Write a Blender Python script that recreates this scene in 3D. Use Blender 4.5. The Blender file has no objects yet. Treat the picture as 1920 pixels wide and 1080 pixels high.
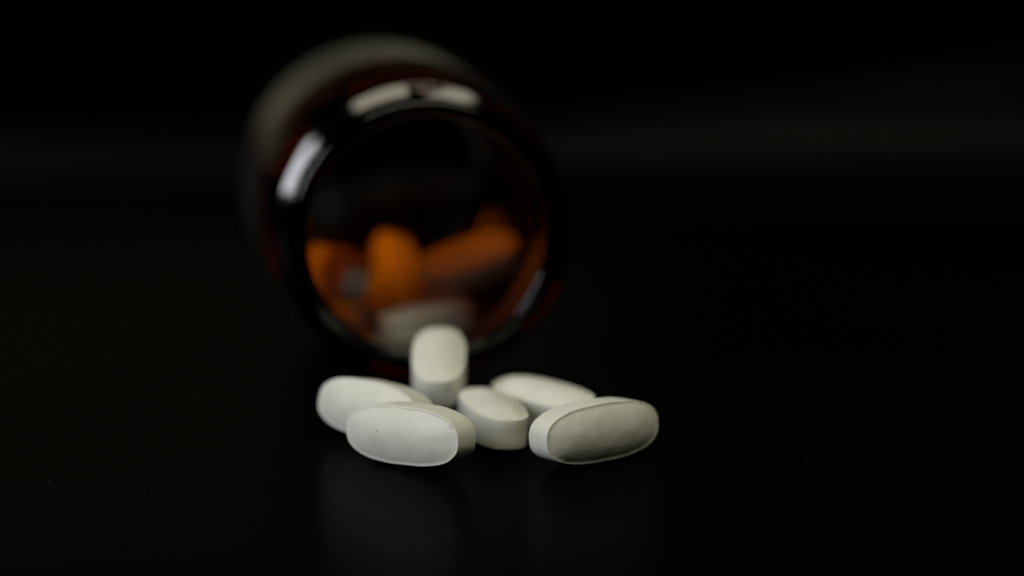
import bpy, bmesh, math, random
from math import radians as rad, sin, cos, pi
from mathutils import Vector, Matrix, noise

MM = 0.001
S = bpy.context.scene
COL = S.collection

# ------------------------------------------------------------------ camera
PITCH = rad(11.3)
cam_d = bpy.data.cameras.new('camera')
cam = bpy.data.objects.new('camera', cam_d)
COL.objects.link(cam)
cam.location = Vector((14.27, -325.3, 84.19)) * MM
cam.rotation_euler = (pi / 2 - PITCH, 0, 0)
cam_d.sensor_width = 36.0
cam_d.lens = 3630.0 / 1920.0 * 36.0
cam_d.clip_start = 0.005
cam_d.clip_end = 20.0
cam_d.dof.use_dof = True
cam_d.dof.focus_distance = 0.289
cam_d.dof.aperture_fstop = 5.1
cam_d.dof.aperture_blades = 0
S.camera = cam

# ------------------------------------------------------------------ world
w = bpy.data.worlds.new('World')
S.world = w
w.use_nodes = True
w.node_tree.nodes['Background'].inputs[0].default_value = (0.9, 0.95, 1.0, 1)
w.node_tree.nodes['Background'].inputs[1].default_value = 0.0004


# ------------------------------------------------------------------ lamps
def area(name, loc, target, sx, sy, radiance, color, spread=180):
    L = bpy.data.lights.new(name, 'AREA')
    L.shape = 'RECTANGLE'
    L.size, L.size_y = sx, sy
    L.energy = radiance * pi * sx * sy
    L.color = color
    L.spread = rad(spread)
    o = bpy.data.objects.new(name, L)
    COL.objects.link(o)
    o.location = loc
    o.rotation_euler = (Vector(target) - Vector(loc)).to_track_quat('-Z', 'Y').to_euler()
    return o


area('window_light', (-0.52, -0.34, 0.31), (0, -0.02, 0.02), 0.21, 0.32, 12.6, (0.91, 0.94, 1.0))
area('overhead_light', (0.09, -0.23, 0.60), (0, -0.01, 0.02), 0.60, 0.24, 5.3, (1.0, 0.97, 0.75))
area('halo_panel', (-0.42, 1.45, 0.18), (-0.42, 0, 0.10), 1.04, 0.26, 0.085, (1.0, 0.97, 0.62))  # added dim panel out of view, reflected as the halo along the body

S.view_settings.view_transform = 'Standard'
S.view_settings.look = 'None'
S.view_settings.exposure = 0
S.view_settings.gamma = 1
S.view_settings.use_curve_mapping = False
S.render.engine = 'CYCLES'
cy = S.cycles
cy.use_denoising = True
try:
    cy.denoiser = 'OPENIMAGEDENOISE'
except Exception:
    pass
cy.caustics_reflective = True
cy.caustics_refractive = True
cy.blur_glossy = 0.3
cy.max_bounces = 20
cy.transmission_bounces = 16
cy.transparent_max_bounces = 16
cy.sample_clamp_indirect = 4.0


# ------------------------------------------------------------------ materials
def mat(name):
    m = bpy.data.materials.new(name)
    m.use_nodes = True
    nt = m.node_tree
    nt.nodes.clear()
    out = nt.nodes.new('ShaderNodeOutputMaterial')
    return m, nt, out


def nd(nt, kind, **kw):
    n = nt.nodes.new(kind)
    for k, v in kw.items():
        if k in n.inputs.keys():
            n.inputs[k].default_value = v
        else:
            setattr(n, k, v)
    return n


def ramp(nt, stops):
    r = nt.nodes.new('ShaderNodeValToRGB')
    e = r.color_ramp.elements
    while len(e) < len(stops):
        e.new(0.5)
    for i, (p, c) in enumerate(stops):
        e[i].position = p
        e[i].color = c if len(c) == 4 else (*c, 1)
    return r


def pill_material():
    m, nt, out = mat('chalky_tablet')
    L = nt.links.new
    tc = nd(nt, 'ShaderNodeTexCoord')
    oi = nd(nt, 'ShaderNodeObjectInfo')
    mul = nd(nt, 'ShaderNodeMath', operation='MULTIPLY')
    mul.inputs[1].default_value = 0.37
    L(oi.outputs['Random'], mul.inputs[0])
    add = nd(nt, 'ShaderNodeVectorMath', operation='ADD')
    L(tc.outputs['Object'], add.inputs[0])
    L(mul.outputs[0], add.inputs[1])
    mott = nd(nt, 'ShaderNodeTexNoise', Scale=260.0, Detail=4.0, Roughness=0.6)
    fine = nd(nt, 'ShaderNodeTexNoise', Scale=2600.0, Detail=3.0, Roughness=0.65)
    speck = nd(nt, 'ShaderNodeTexVoronoi', Scale=330.0)
    spn = nd(nt, 'ShaderNodeTexNoise', Scale=2000.0, Detail=2.0)
    for n in (mott, fine, speck, spn):
        L(add.outputs[0], n.inputs['Vector'])
    base = ramp(nt, [(0.3, (0.645, 0.635, 0.565)), (0.55, (0.675, 0.665, 0.595)), (0.75, (0.70, 0.69, 0.62))])
    L(mott.outputs['Fac'], base.inputs[0])
    grain = ramp(nt, [(0.3, (0.93, 0.93, 0.93)), (0.6, (1, 1, 1))])
    L(fine.outputs['Fac'], grain.inputs[0])
    mx = nd(nt, 'ShaderNodeMix', data_type='RGBA', blend_type='MULTIPLY')
    mx.inputs[0].default_value = 1
    L(base.outputs[0], mx.inputs[6])
    L(grain.outputs[0], mx.inputs[7])
    # sparse dark specks pressed into the tablet
    w1 = nd(nt, 'ShaderNodeMath', operation='MULTIPLY')
    w1.inputs[1].default_value = 0.35
    L(spn.outputs['Fac'], w1.inputs[0])
    w2 = nd(nt, 'ShaderNodeMath', operation='ADD')
    L(w1.outputs[0], w2.inputs[0])
    L(speck.outputs['Distance'], w2.inputs[1])
    sm = ramp(nt, [(0.205, (1, 1, 1)), (0.235, (0, 0, 0))])
    L(w2.outputs[0], sm.inputs[0])
    sep = nd(nt, 'ShaderNodeSeparateColor')
    L(speck.outputs['Color'], sep.inputs[0])
    gt = nd(nt, 'ShaderNodeMath', operation='GREATER_THAN')
    gt.inputs[1].default_value = 0.66
    L(sep.outputs[0], gt.inputs[0])
    sf = nd(nt, 'ShaderNodeMath', operation='MULTIPLY')
    L(sm.outputs[0], sf.inputs[0])
    L(gt.outputs[0], sf.inputs[1])
    mx2 = nd(nt, 'ShaderNodeMix', data_type='RGBA')
    L(sf.outputs[0], mx2.inputs[0])
    L(mx.outputs[2], mx2.inputs[6])
    mx2.inputs[7].default_value = (0.30, 0.28, 0.24, 1)
    b = nd(nt, 'ShaderNodeBsdfPrincipled', Roughness=0.52)
    b.inputs['Specular IOR Level'].default_value = 0.35
    L(mx2.outputs[2], b.inputs['Base Color'])
    b.inputs['Subsurface Weight'].default_value = 0.35
    b.inputs['Subsurface Radius'].default_value = (1.0, 0.9, 0.7)
    b.inputs['Subsurface Scale'].default_value = 0.0004
    rr = ramp(nt, [(0.35, (0.42, 0.42, 0.42)), (0.65, (0.62, 0.62, 0.62))])
    L(mott.outputs['Fac'], rr.inputs[0])
    L(rr.outputs[0], b.inputs['Roughness'])
    b1 = nd(nt, 'ShaderNodeBump', Strength=0.6, Distance=0.00006)
    L(fine.outputs['Fac'], b1.inputs['Height'])
    b2 = nd(nt, 'ShaderNodeBump', Strength=0.5, Distance=0.00016)
    L(mott.outputs['Fac'], b2.inputs['Height'])
    L(b1.outputs[0], b2.inputs['Normal'])
    L(b2.outputs[0], b.inputs['Normal'])
    L(b.outputs[0], out.inputs[0])
    return m


def glass_material(name, tint, gloss=0.09):
    m, nt, out = mat(name)
    L = nt.links.new
    tc = nd(nt, 'ShaderNodeTexCoord')
    n = nd(nt, 'ShaderNodeTexNoise', Scale=55.0, Detail=2.0)
    L(tc.outputs['Object'], n.inputs['Vector'])
    r = ramp(nt, [(0.35, tint), (0.65, tuple(c * 1.1 for c in tint))])
    L(n.outputs['Fac'], r.inputs[0])
    bp = nd(nt, 'ShaderNodeBump', Strength=0.10, Distance=0.0004)
    L(n.outputs['Fac'], bp.inputs['Height'])
    through = nd(nt, 'ShaderNodeBsdfRefraction', Roughness=0.0, IOR=1.5)
    L(r.outputs[0], through.inputs['Color'])
    shine = nd(nt, 'ShaderNodeBsdfGlossy', Roughness=gloss)
    shine.inputs['Color'].default_value = (1, 1, 1, 1)
    fr = nd(nt, 'ShaderNodeFresnel', IOR=1.5)
    for k in (through, shine, fr):
        L(bp.outputs[0], k.inputs['Normal'])
    mx = nd(nt, 'ShaderNodeMixShader')
    L(fr.outputs[0], mx.inputs[0])
    L(through.outputs[0], mx.inputs[1])
    L(shine.outputs[0], mx.inputs[2])
    L(mx.outputs[0], out.inputs[0])
    return m


def table_material(name, rough, ior):
    m, nt, out = mat(name)
    L = nt.links.new
    tc = nd(nt, 'ShaderNodeTexCoord')
    n = nd(nt, 'ShaderNodeTexNoise', Scale=1400.0, Detail=4.0, Roughness=0.6)
    big = nd(nt, 'ShaderNodeTexNoise', Scale=9.0, Detail=3.0)
    v = nd(nt, 'ShaderNodeTexVoronoi', Scale=150.0)
    for k in (n, big, v):
        L(tc.outputs['Object'], k.inputs['Vector'])
    b = nd(nt, 'ShaderNodeBsdfPrincipled')
    base = ramp(nt, [(0.35, (0.0007, 0.0007, 0.0006)), (0.7, (0.0012, 0.0012, 0.0010))])
    L(big.outputs['Fac'], base.inputs[0])
    # a little dust
    sm = ramp(nt, [(0.018, (1, 1, 1)), (0.03, (0, 0, 0))])
    L(v.outputs['Distance'], sm.inputs[0])
    sep = nd(nt, 'ShaderNodeSeparateColor')
    L(v.outputs['Color'], sep.inputs[0])
    gt = nd(nt, 'ShaderNodeMath', operation='GREATER_THAN')
    gt.inputs[1].default_value = 0.8
    L(sep.outputs[0], gt.inputs[0])
    sf = nd(nt, 'ShaderNodeMath', operation='MULTIPLY')
    L(sm.outputs[0], sf.inputs[0])
    L(gt.outputs[0], sf.inputs[1])
    mx = nd(nt, 'ShaderNodeMix', data_type='RGBA')
    L(sf.outputs[0], mx.inputs[0])
    L(base.outputs[0], mx.inputs[6])
    mx.inputs[7].default_value = (0.06, 0.06, 0.055, 1)
    L(mx.outputs[2], b.inputs['Base Color'])
    rr = ramp(nt, [(0.3, (rough - 0.03,) * 3), (0.7, (rough + 0.03,) * 3)])
    L(big.outputs['Fac'], rr.inputs[0])
    L(rr.outputs[0], b.inputs['Roughness'])
    b.inputs['IOR'].default_value = ior
    bp = nd(nt, 'ShaderNodeBump', Strength=0.15, Distance=0.00005)
    L(n.outputs['Fac'], bp.inputs['Height'])
    L(bp.outputs[0], b.inputs['Normal'])
    L(b.outputs[0], out.inputs[0])
    return m


PILL = pill_material()
GLASS = glass_material('amber_glass', (0.78, 0.345, 0.014), 0.20)
MEDIUM = glass_material('amber_glass_shoulder', (0.42, 0.125, 0.007))  # tint darkened at the shoulder to weaken the orange light shining through
DIMMED = glass_material('amber_glass_dimmed', (0.11, 0.012, 0.001))   # darkening put into the tint: subdues refracted glow in neck, rim and base
TABLE = table_material('black_satin_board', 0.30, 1.034)
SHEET = table_material('black_card', 0.46, 1.125)


# ------------------------------------------------------------------ helpers
def link_mesh(name, me, material, parent=None):
    o = bpy.data.objects.new(name, me)
    COL.objects.link(o)
    if material and not me.materials:
        me.materials.append(material)
    if parent:
        o.parent = parent
    return o


def smooth(t):
    t = max(0.0, min(1.0, t))
    return t * t * (3 - 2 * t)


def slab(name, x0, x1, y0, y1, z0, z1, bevel, seg, material):
    bm = bmesh.new()
    bmesh.ops.create_cube(bm, size=1)
    for v in bm.verts:
        v.co = Vector(((x0 + x1) / 2 + v.co.x * (x1 - x0), (y0 + y1) / 2 + v.co.y * (y1 - y0), (z0 + z1) / 2 + v.co.z * (z1 - z0)))
    bmesh.ops.bevel(bm, geom=list(bm.edges), offset=bevel, segments=seg, affect='EDGES', profile=0.5)
    for f in bm.faces:
        f.smooth = True
    me = bpy.data.meshes.new(name)
    bm.to_mesh(me)
    bm.free()
    return link_mesh(name, me, material)


# ------------------------------------------------------------------ setting
table = slab('tabletop', -0.9, 0.9, -0.6, 0.278, -0.03, 0.0, 0.0005, 1, TABLE)
table['kind'] = 'structure'
table['label'] = 'black satin table surface under the bottle and the tablets'


def curved_backdrop():
    """black card lying on the table behind the bottle, bent up into a low wall; the bend is wider to the right"""
    n, K, th = 72, 24, 0.0012
    bm = bmesh.new()
    front, back = [], []
    for j in range(n + 1):
        x = -0.9 + 1.8 * j / n
        rc = 0.003 + 0.027 * smooth((x + 0.10) / 0.26) + 0.0015 * noise.noise(Vector((x * 5, 2.2, 7.7)))
        prof = [(0.200, 0.0016), (0.262 - rc * 1.2, 0.0016)]
        for i in range(1, K + 1):
            t = i / K * rad(88)
            prof.append((0.262 - rc * 1.2 + rc * sin(t), 0.0016 + rc * (1 - cos(t))))
        y, z = prof[-1]
        for i in range(1, 9):
            prof.append((y + 0.0022 * i / 8 + 0.003 * (i / 8) ** 2 * noise.noise(Vector((x * 3.2, i * 0.1, 1.7))), z + (0.014 + 0.034 * smooth((x + 0.05) / 0.35) - z) * i / 8))
        fr, bk = [], []
        for k, p in enumerate(prof):
            q = Vector(prof[min(k + 1, len(prof) - 1)]) - Vector(prof[max(k - 1, 0)])
            q.normalize()
            fr.append(bm.verts.new((x, p[0], p[1])))
            bk.append(bm.verts.new((x, p[0] + q.y * th, p[1] - q.x * th)))
        front.append(fr)
        back.append(bk)
    m = len(front[0])
    for a, b in zip(range(n), range(1, n + 1)):
        for k in range(m - 1):
            bm.faces.new((front[a][k], front[b][k], front[b][k + 1], front[a][k + 1]))
            bm.faces.new((back[a][k], back[a][k + 1], back[b][k + 1], back[b][k]))
        for k in (0, m - 1):
            bm.faces.new((front[a][k], back[a][k], back[b][k], front[b][k]))
    for j in (0, n):
        for k in range(m - 1):
            bm.faces.new((front[j][k], front[j][k + 1], back[j][k + 1], back[j][k]))
    bmesh.ops.recalc_face_normals(bm, faces=bm.faces)
    for f in bm.faces:
        f.smooth = True
    me = bpy.data.meshes.new('backdrop')
    bm.to_mesh(me)
    bm.free()
    o = link_mesh('backdrop', me, SHEET)
    o['kind'] = 'structure'
    o['label'] = 'black card bent up into a low wall behind the bottle'


curved_backdrop()

# ------------------------------------------------------------------ bottle
BR = 28.0          # body radius, the axis lies this high over the table
YAW = rad(10.6)
bottle = bpy.data.objects.new('amber_bottle', None)
COL.objects.link(bottle)
bottle.empty_display_size = 0.02
bottle.location = (0, 0, 0.00004)
bottle.rotation_euler = (0, 0, YAW)
bottle['label'] = 'dark amber glass bottle lying on its side, open threaded mouth towards the tablets'
bottle['category'] = 'bottle'


def bottle_profile():
    """list of (s, r, zone): outside from the mouth to the base, then the inside back to the mouth"""
    P = []
    # rim: flat lip with a small round outside
    P.append((0.0, 22.2, 'rim'))
    for i in range(9):
        t = i / 8 * pi / 2
        P.append((0.6 - 0.6 * cos(t), 22.6 + 0.6 * sin(t), 'rim'))
    for i in range(1, 5):
        P.append((0.6 + i * 0.3275, 23.2, 'rim'))
    for i in range(1, 49):
        P.append((1.91 + i * 0.192, 23.2 + 0.3 * i / 48, 'neck'))
    s0 = P[-1][0]
    # short fillet out to the shoulder, then the round shoulder
    for i in range(1, 7):
        t = i / 6 * pi / 2
        P.append((s0 + 1.2 * sin(t), 23.5 + 1.6 * (1 - cos(t)), 'shoulder'))
    s1, r1 = P[-1][0], P[-1][1]
    for i in range(1, 25):
        t = i / 24 * pi / 2
        P.append((s1 + 19.5 * i / 24, r1 + (BR - r1) * (0.72 * i / 24 + 0.28 * sin(t)), 'shoulder' if i < 11 else 'body'))
    s2 = P[-1][0]
    for i in range(1, 25):
        P.append((s2 + (73 - s2) * i / 24, BR, 'body'))
    for i in range(1, 11):
        t = i / 10 * pi / 2
        P.append((73 + 4.5 * sin(t), BR - 4.5 * (1 - cos(t)), 'base'))
    for i in range(1, 6):
        P.append((77.5 - 1.5 * smooth(i / 5), 23.5 - i * 1.3, 'base'))
    for i in range(1, 9):
        P.append((76.0, (15, 12, 9, 6, 3, 1, 0.3, 0.02)[i - 1], 'base'))
    # inside
    for i in range(8):
        P.append((73.3, (0.02, 0.3, 1, 4, 8, 12, 16, 19.0)[i], 'base'))
    for i in range(1, 9):
        t = i / 8 * pi / 2
        P.append((70.3 + 3.0 * cos(t), 19.4 + 6.2 * sin(t), 'base'))
    s3 = P[-1][0]
    for i in range(1, 25):
        P.append((s3 + (20.0 - s3) * i / 24, 25.6, 'body'))
    for i in range(1, 13):
        t = i / 12
        P.append((20.0 - 8.2 * t, 25.6 - 4.8 * smooth(t), 'shoulder'))
    for i in range(1, 17):
        P.append((11.8 - 10.9 * i / 16, 20.8 - 0.3 * i / 16, 'neck'))
    for i in range(1, 7):
        t = i / 6 * pi / 2
        P.append((0.9 - 0.9 * sin(t), 20.5 + 0.5 * (1 - cos(t)), 'rim'))
    return P


THREAD_START = 94.0     # degrees, seen from the mouth
THREAD_RUN = 366.0


def thread(theta_deg, s):
    """height of the helical screw thread over the neck, mm; it starts as a ramp"""
    h = 0.0
    for turn in range(2):
        run = (THREAD_START - theta_deg) % 360 + 360 * turn
        if run > THREAD_RUN:
            continue
        sc = 3.9 + 3.7 * run / 360.0
        m = (0.12 + 0.88 * smooth(run / 17)) * smooth(run / 3) * smooth((THREAD_RUN - run) / 9)
        if m < 0.01:
            continue
        u = (s - sc) / m
        if -1.95 < u <= 0:        # long sloping flank towards the mouth
            v = (u + 1.95) / 1.95
            h = max(h, 2.5 * m * (0.75 * v + 0.25 * smooth(v)))
        elif 0 < u < 1.9:
            h = max(h, 2.5 * m * (1 - smooth(u / 1.9)))
    return h


def build_bottle():
    prof = bottle_profile()
    NP, NT = len(prof), 300
    verts, zones = [], []
    rnd = [noise.noise(Vector((i * 0.11, 3.1, 0))) for i in range(NT)]
    for i, (s, r, z) in enumerate(prof):
        outer = i < 14 + 48
        for j in range(NT):
            th = 2 * pi * j / NT
            rr = r
            if outer and z == 'neck':
                rr += thread(math.degrees(th), s)
            ss = s
            if z == 'rim':      # pressed glass is never perfectly flat
                ss += 0.10 * noise.noise(Vector((cos(th) * 1.6, sin(th) * 1.6, 4.0)))
            verts.append((rr * cos(th) * MM, ss * MM, (BR + rr * sin(th)) * MM))
    faces, fz = [], []
    for i in range(NP):
        k = (i + 1) % NP
        za, zb = prof[i][2], prof[k][2]
        z = zb if zb != 'rim' else za
        if za == 'rim' and zb == 'rim':
            z = 'rim'
        for j in range(NT):
            q = (j + 1) % NT
            faces.append((i * NT + j, i * NT + q, k * NT + q, k * NT + j))
            fz.append(z)
    full = bpy.data.meshes.new('bottle_full')
    full.from_pydata(verts, [], faces)
    full.update()
    bm = bmesh.new()
    bm.from_mesh(full)
    bmesh.ops.recalc_face_normals(bm, faces=bm.faces)
    bm.normal_update()
    vn = [v.normal.copy() for v in bm.verts]
    fv = [[v.index for v in f.verts] for f in bm.faces]
    bm.free()
    bpy.data.meshes.remove(full)
    for zone in ('body', 'base', 'shoulder', 'neck', 'rim'):
        idx, vs, fs, ns = {}, [], [], []
        for f, z in zip(fv, fz):
            if z != zone:
                continue
            g = []
            for v in f:
                if v not in idx:
                    idx[v] = len(vs)
                    vs.append(verts[v])
                    ns.append(vn[v])
                g.append(idx[v])
            fs.append(g)
        me = bpy.data.meshes.new(zone)
        me.from_pydata(vs, [], fs)
        me.update()
        for p in me.polygons:
            p.use_smooth = True
        me.normals_split_custom_set_from_vertices(ns)
        link_mesh({'neck': 'threaded_neck'}.get(zone, zone), me, {'neck': DIMMED, 'rim': DIMMED, 'base': DIMMED, 'shoulder': MEDIUM}.get(zone, GLASS), bottle)


build_bottle()

# ------------------------------------------------------------------ tablets
PL, PW, BELT, DOME = 21.2, 8.9, 4.75, 1.2


def pill_mesh(seed):
    N = 112
    prof = []            # (scale inset mm, z) from the bottom pole to the top pole
    half = BELT / 2
    top = []
    # belt edge rounding, land, crease, dome
    for k in range(4):
        t = k / 3 * pi / 2
        top.append((0.12 - 0.12 * cos(t), half - 0.12 + 0.12 * sin(t)))
    top.append((0.19, half))
    top.append((0.34, half - 0.006))
    for k in range(1, 15):
        u = k / 14                     # 0 at the crease, 1 at the middle
        top.append((0.34 + u * (PW / 2 - 0.34), half - 0.006 + DOME * (1 - (1 - u) ** 2.1)))
    seq = [(i, -z) for i, z in reversed(top)] + [(0.0, -half * 0.5), (0.0, 0.0), (0.0, half * 0.5)] + top
    rng = random.Random(seed)
    off = Vector((rng.random() * 50, rng.random() * 50, rng.random() * 50))
    bm = bmesh.new()
    rows = []
    ex = 2.6
    for inset, z in seq:
        a = PL / 2 - inset
        b = PW / 2 - inset
        b = max(b, 0.0)
        if inset > 0.33:
            u0 = (inset - 0.33) / (PW / 2 - 0.33)
            a = (PL / 2 - 0.33) * (1 - u0) + 3.2 * u0
            b = (PW / 2 - 0.33) * (1 - u0)
        row = []
        for j in range(N):
            t = 2 * pi * j / N
            x = a * math.copysign(abs(cos(t)) ** (2 / ex), cos(t))
            y = b * math.copysign(abs(sin(t)) ** (2 / ex), sin(t))
            p = Vector((x, y, z))
            p += 0.045 * noise.noise_vector(p * 0.45 + off)
            if 0.05 < inset < 0.4:     # slightly chipped pressing edge
                p.z -= math.copysign(0.10 * max(0, noise.noise(p * 1.1 + off)) + 0.06 * max(0, noise.noise(p * 3.5 + off)), z)
            row.append(bm.verts.new(p * MM))
        rows.append(row)
    for r0, r1 in zip(rows, rows[1:]):
        for j in range(N):
            q = (j + 1) % N
            bm.faces.new((r0[j], r0[q], r1[q], r1[j]))
    # close the ridge line in the middle of each dome
    bm.faces.new(list(reversed(rows[0])))
    bm.faces.new(rows[-1])
    bmesh.ops.remove_doubles(bm, verts=bm.verts, dist=1e-8)
    bmesh.ops.recalc_face_normals(bm, faces=bm.faces)
    for f in bm.faces:
        f.smooth = True
    me = bpy.data.meshes.new('tablet')
    bm.to_mesh(me)
    bm.free()
    me.materials.append(PILL)
    return me


PILL_MESHES = [pill_mesh(s) for s in (3, 11, 27)]


def basis(long_axis, flat_axis):
    """rotation whose X is the long axis and whose Z (the domed face) leans to flat_axis"""
    x = Vector(long_axis).normalized()
    z = Vector(flat_axis)
    z = (z - z.dot(x) * x).normalized()
    y = z.cross(x)
    return Matrix((x, y, z)).transposed()


count = 0


def tablet(loc, long_axis, flat_axis, label, group, ground=False):
    global count
    me = PILL_MESHES[count % 3]
    count += 1
    R = basis(long_axis, flat_axis)
    loc = Vector(loc) * MM
    if ground:
        loc.z = -min((R @ v.co).z for v in me.vertices) + 0.00002
    o = bpy.data.objects.new('tablet', me)
    COL.objects.link(o)
    o.matrix_world = Matrix.Translation(loc) @ R.to_4x4()
    o['label'] = label
    o['category'] = 'tablet'
    o['group'] = group
    return o


def az(deg, up=0.0):
    """unit direction: 0 = right, 90 = away from the camera"""
    return Vector((cos(rad(deg)) * cos(rad(up)), sin(rad(deg)) * cos(rad(up)), sin(rad(up))))


G1 = 'tablets spilled in front of the bottle'
tablet((-1.2, -40.7, 5), az(-34, 3), az(236, 5), 'sharp white oval tablet on its edge, left of the two in front, face brightly lit', G1, True)
tablet((26.9, -38.8, 5), az(34), az(-56, 6), 'white oval tablet on its edge at the right end of the spill, domed face shaded', G1, True)
tablet((-7.4, -27.0, 5), az(-40), az(230, 14), 'blurred white tablet at the left end of the spill, partly hidden by the front tablet', G1, True)
tablet((11.1, -27.4, 4), az(-74), az(-10, 86.5), 'white tablet lying flat between the two front tablets, blunt end to the camera', G1, True)
tablet((19.5, -19.3, 4), az(-48), az(-138, 81), 'white tablet lying flat behind the right front tablet, close to the bottle', G1, True)
tablet((2.1, -11.8, 8.2), az(91, 12), az(-89, 78), 'white tablet leaning up onto the bottle lip, the topmost of the spill', G1)

G2 = 'tablets inside the bottle'


def inside(x, s, z, long_deg, long_up, flat_deg, flat_up, label):
    """x, s, z in the bottle's own axes (z over the table)"""
    Rz = Matrix.Rotation(YAW, 3, 'Z')
    p = Rz @ Vector((x, s, z))
    return tablet(p, Rz @ az(long_deg, long_up), Rz @ az(flat_deg, flat_up), label, G2)


inside(2.9, 24.4, 7.9, 36, 1, -150, 89, 'tablet lying crosswise just inside the bottle mouth, grey edge to the camera')
inside(-13.2, 28.5, 17.1, 104, 0, -166, 10, 'tablet at the left inside the bottle with a greyish end facing out')
inside(0.8, 46.0, 11.6, 100, 42, 30, -14, 'orange lit tablet standing steeply in the middle of the heap in the bottle')
inside(12.7, 36.8, 16.3, 22, 12, -84, 66, 'orange lit tablet slanting up against the right inside wall of the bottle')
inside(8.6, 50.5, 9.0, 83, 4, -21, 73, 'tablet inside the bottle under the one slanting up at the right wall')
inside(-8.3, 38.2, 7.9, 86, -1, 0, 67, 'tablet low at the left in the bottle, orange tip under the greyish end')
inside(-13.8, 53.0, 11.5, 79, -9, -5, 36, 'tablet lying against the left inside wall of the bottle')
inside(-1.4, 60.8, 6.5, 69, -2, 135, 85, 'tablet deep in the bottle, farthest back in the heap')
